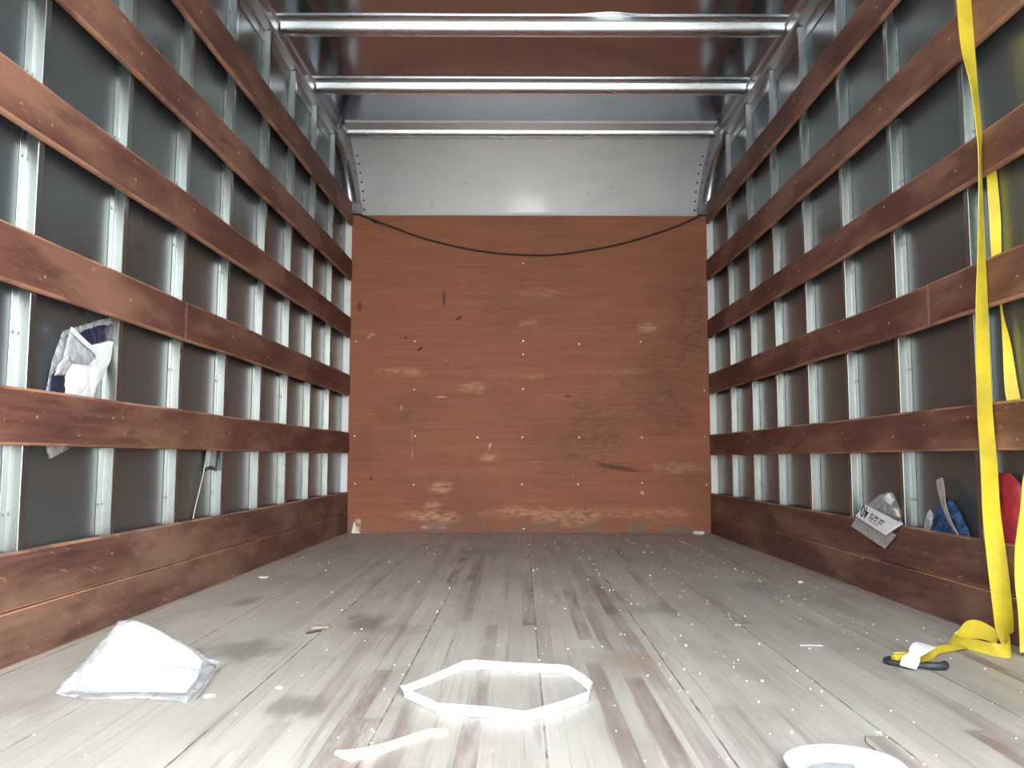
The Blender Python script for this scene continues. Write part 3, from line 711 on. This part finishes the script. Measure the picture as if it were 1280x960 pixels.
for v_, us, hh in ((.66, [(.34, .42), (.45, .60), (.63, .78)], .006), (.45, [(.36, .50), (.53, .60), (.64, .76)], .004), (.27, [(.42, .52), (.55, .60), (.63, .70)], .0028)):
    for a, b in us:
        n_l = max(2, int((b-a)/.035))
        for q in range(n_l):
            c = cf[0]+ex*(a+(b-a)*q/n_l)+ey*v_+nrm*.003
            d1 = ex.normalized()*(.0045 if q % 3 else .0025); d2 = ey.normalized()*hh*(1 if (q*7) % 3 else 1.5)
            m_.add([c-d1-d2, c+d1-d2, c+d1+d2, c-d1+d2, c-d1-d2+nrm*.0005, c+d1-d2+nrm*.0005, c+d1+d2+nrm*.0005, c-d1+d2+nrm*.0005], [(3, 2, 1, 0), (4, 5, 6, 7), (0, 1, 5, 4), (1, 2, 6, 5), (2, 3, 7, 6), (3, 0, 4, 7)])
m_.make('small_print', simple('grey_ink', (.16, .16, .17), .5), hb)

bb = empty('blue_bundle', P(1, .035, 2.43, .2)); tag(bb, 'blue fabric bundle in clear film wedged behind the right baseboard', 'bundle')
pillow('fabric', WL(1, .036, [(2.545, .215), (2.55, .26), (2.53, .305), (2.49, .345), (2.44, .345), (2.395, .31), (2.355, .26), (2.335, .21)]), nr_, .016, .004, M['blue'], bb, .009, 22, 14)
pillow('film', WL(1, .032, [(2.60, .215), (2.59, .275), (2.56, .308), (2.535, .29), (2.525, .25), (2.50, .215)]), nr_, .008, .003, M['film_grey'], bb, .006, 30, 15, 6)
ribbon('label_strip', [(*P(1, .030, 2.492, .402), .003, .022, -.004), (*P(1, .024, 2.475, .375), .003, .026, -.004), (*P(1, .012, 2.44, .33), .004, .020, -.003), (*P(1, .008, 2.40, .28), .004, .016, -.002), (*P(1, .016, 2.365, .235), .004, .010, -.001), (*P(1, .022, 2.355, .215), .004, .006, 0)], M['beige'], bb, .0015)['label'] = 'beige paper strip'

rb = empty('red_bag', P(1, .035, 2.15, .2)); tag(rb, 'red plastic bag wedged behind the right baseboard between the two yellow straps', 'bag')
pillow('bag_body', WL(1, .036, [(2.225, .20), (2.225, .30), (2.22, .40), (2.20, .425), (2.15, .425), (2.11, .40), (2.095, .33), (2.10, .26), (2.11, .20)]), nr_, .015, .004, M['red'], rb, .006, 16, 17)
for y, z, l in ((2.172, .378, .02), (2.168, .370, .016), (2.178, .385, .008), (2.168, .362, .010), (2.19, .300, .016)):
    m_ = MB(); c = Vector(P(1, .0165, y, z)); m_.add([c+Vector((0, dy, dz))+Vector((dx, 0, 0)) for dx in (0, .0015) for dy, dz in ((-l/2, -.0018), (l/2, -.0008), (l/2, .002), (-l/2, .001))], [(0, 1, 2, 3), (7, 6, 5, 4), (0, 4, 5, 1), (1, 5, 6, 2), (2, 6, 7, 3), (3, 7, 4, 0)])
    m_.make('print_mark', M['ink'], rb)

# ------------------------------------------------------------------ litter
def chip_mesh(r, seed, flat=.35):
    rnd = random.Random(seed); m_ = MB(); k = 7
    a0 = [rnd.uniform(.6, 1.15) for _ in range(k)]
    ring = lambda s_, z: [(r*s_*a0[i]*math.cos(i*2*PI/k), r*s_*a0[i]*math.sin(i*2*PI/k), z) for i in range(k)]
    m_.loft([ring(.8, 0), ring(1, r*flat*.5), ring(.7, r*flat*1.3)]); return m_
CRW = [(0.267, 1.869, 0.4), (0.409, 1.772, 0.5), (0.51, 1.857, 0.4), (0.504, 1.698, 0.35), (0.358, 1.624, 0.4), (0.361, 1.449, 0.4), (0.385, 1.988, 0.3), (0.435, 3.321, 0.5), (0.319, 2.095, 0.5), (-0.514, 2.288, 0.35), (-0.365, 1.707, 0.4), (0.33, 2.215, 0.3), (0.381, 1.891, 0.3), (0.176, 2.233, 0.3), (0.185, 2.223, 0.3), (0.053, 2.603, 0.4), (0.389, 2.361, 0.3)]
crumb = None
for i, (x, y, k) in enumerate(CRW):
    if crumb is None: crumb = chip_mesh(.0065, 3, .8).make('crumb', M['chip'], base=(0, 0, 0), smooth=False); q = crumb
    else: q = crumb.copy(); C.objects.link(q)
    s_ = k*1.1*(1+.12*(y-1.5)); q.location = (x, y, 0.0); q.scale = (s_, s_, s_); q.rotation_euler = (0, 0, i*1.7)
    tag(q, 'tiny white crumb lying loose on the grey floor boards', 'crumb', 'white crumbs on the floor')
def flake(name, x, y, r, seed, mat, label, cat, sx=1.0, z=0.0, flat=.3, rz=0):
    o = chip_mesh(r, seed, flat).make(name, mat, base=(0, 0, 0)); o.location = (x, y, z); o.scale = (sx, 1, 1); o.rotation_euler = (0, 0, rz); tag(o, label, cat); return o
flake('paint_flake', -.695, 1.655, .012, 5, M['chip'], 'jagged cream paint flake on the floor right of the clear bag', 'paint flake', 1.1, 0, .2)
flake('paint_flake', -.578, 1.715, .011, 6, M['chip'], 'thin slanted cream flake on the floor between the dark stains', 'paint flake', .8, 0, .2, .5)
flake('paint_flake', -1.065, 3.25, .020, 8, M['chip'], 'pale flake on the floor close to the left baseboard', 'paint flake', 1.3, 0, .2)
flake('paper_scrap', 1.035, 5.13, .030, 9, M['white_tag'], 'crumpled white paper scrap at the foot of the plywood, right corner', 'paper scrap', 1.3, 0, .5)
flake('paper_scrap', .965, 3.15, .013, 12, M['chip'], 'small pale scrap on the floor below the right baseboard', 'paper scrap', 1.0, 0, .4)
m_ = MB(); m_.loft([[(-1.09, 5.15, 0), (-1.03, 5.16, 0), (-1.05, 5.184, 0), (-1.095, 5.184, 0)], [(-1.088, 5.165, .018), (-1.06, 5.17, .014), (-1.06, 5.184, .02), (-1.09, 5.184, .025)], [(-1.08, 5.178, .065), (-1.076, 5.178, .06), (-1.076, 5.184, .062), (-1.082, 5.184, .068)]])
tag(m_.make('foam_blob', M['chip']), 'small white blob of hardened foam in the left corner of the plywood', 'foam')
flake('wood_chip', -.628, 2.30, .020, 15, simple('brown_chip', (.30, .225, .165), .8), 'light brown wood chip on the floor between dark stains', 'wood chip', 1.5, 0, .3, .5)
m_ = MB(); m_.box(-.655, -.61, 2.245, 2.251, 0, .004); o = m_.make('wood_chip', simple('dark_chip', (.05, .04, .035), .8)); o.rotation_euler = (0, 0, .9); tag(o, 'dark narrow wood chip beside the light brown one', 'wood chip')
for (a, b) in (((.505, 2.06), (.515, 1.82)),):
    pass
m_ = MB(); m_.tube([(.60, 2.10, .002), (.635, 2.098, .0025), (.655, 2.096, .002)], .0012, 5); tag(m_.make('white_thread', M['chip']), 'short white thread on the right side of the floor', 'thread')
# fine grit nobody could count
rnd = random.Random(21); m_ = MB()
for i in range(420):
    right = rnd.random() < .65
    x = rnd.uniform(.05, 1.05) if right else rnd.uniform(-1.08, .05); y = 1.25+3.85*rnd.random()**1.15
    if rnd.random() < .3: x = [-.333, -.04, .231, .516, .8065][rnd.randrange(5)]+(y-2.2)*.012+rnd.uniform(-.008, .008)
    r = rnd.uniform(.0008, .0021)*(1+.12*(y-1.3)); k = 5; a0 = rnd.random()*6
    if (-.34 < x < .06 and 1.5 < y < 1.87) or (-1.03 < x < -.69 and 1.55 < y < 1.95): continue
    ring = lambda s_, z: [(x+r*s_*math.cos(a0+j*2*PI/k)*(1+.4*math.sin(j*2.3+i)), y+r*s_*math.sin(a0+j*2*PI/k), z) for j in range(k)]
    m_.loft([ring(1, 0), ring(1.0, r*.6), ring(.5, r*1.1)])
o = m_.make('grit', M['chip']); tag(o, 'fine white grit sprinkled over the grey floor boards', 'grit', None, 'stuff')

for o in list(bpy.data.objects):
    if '_b' in o: del o['_b']
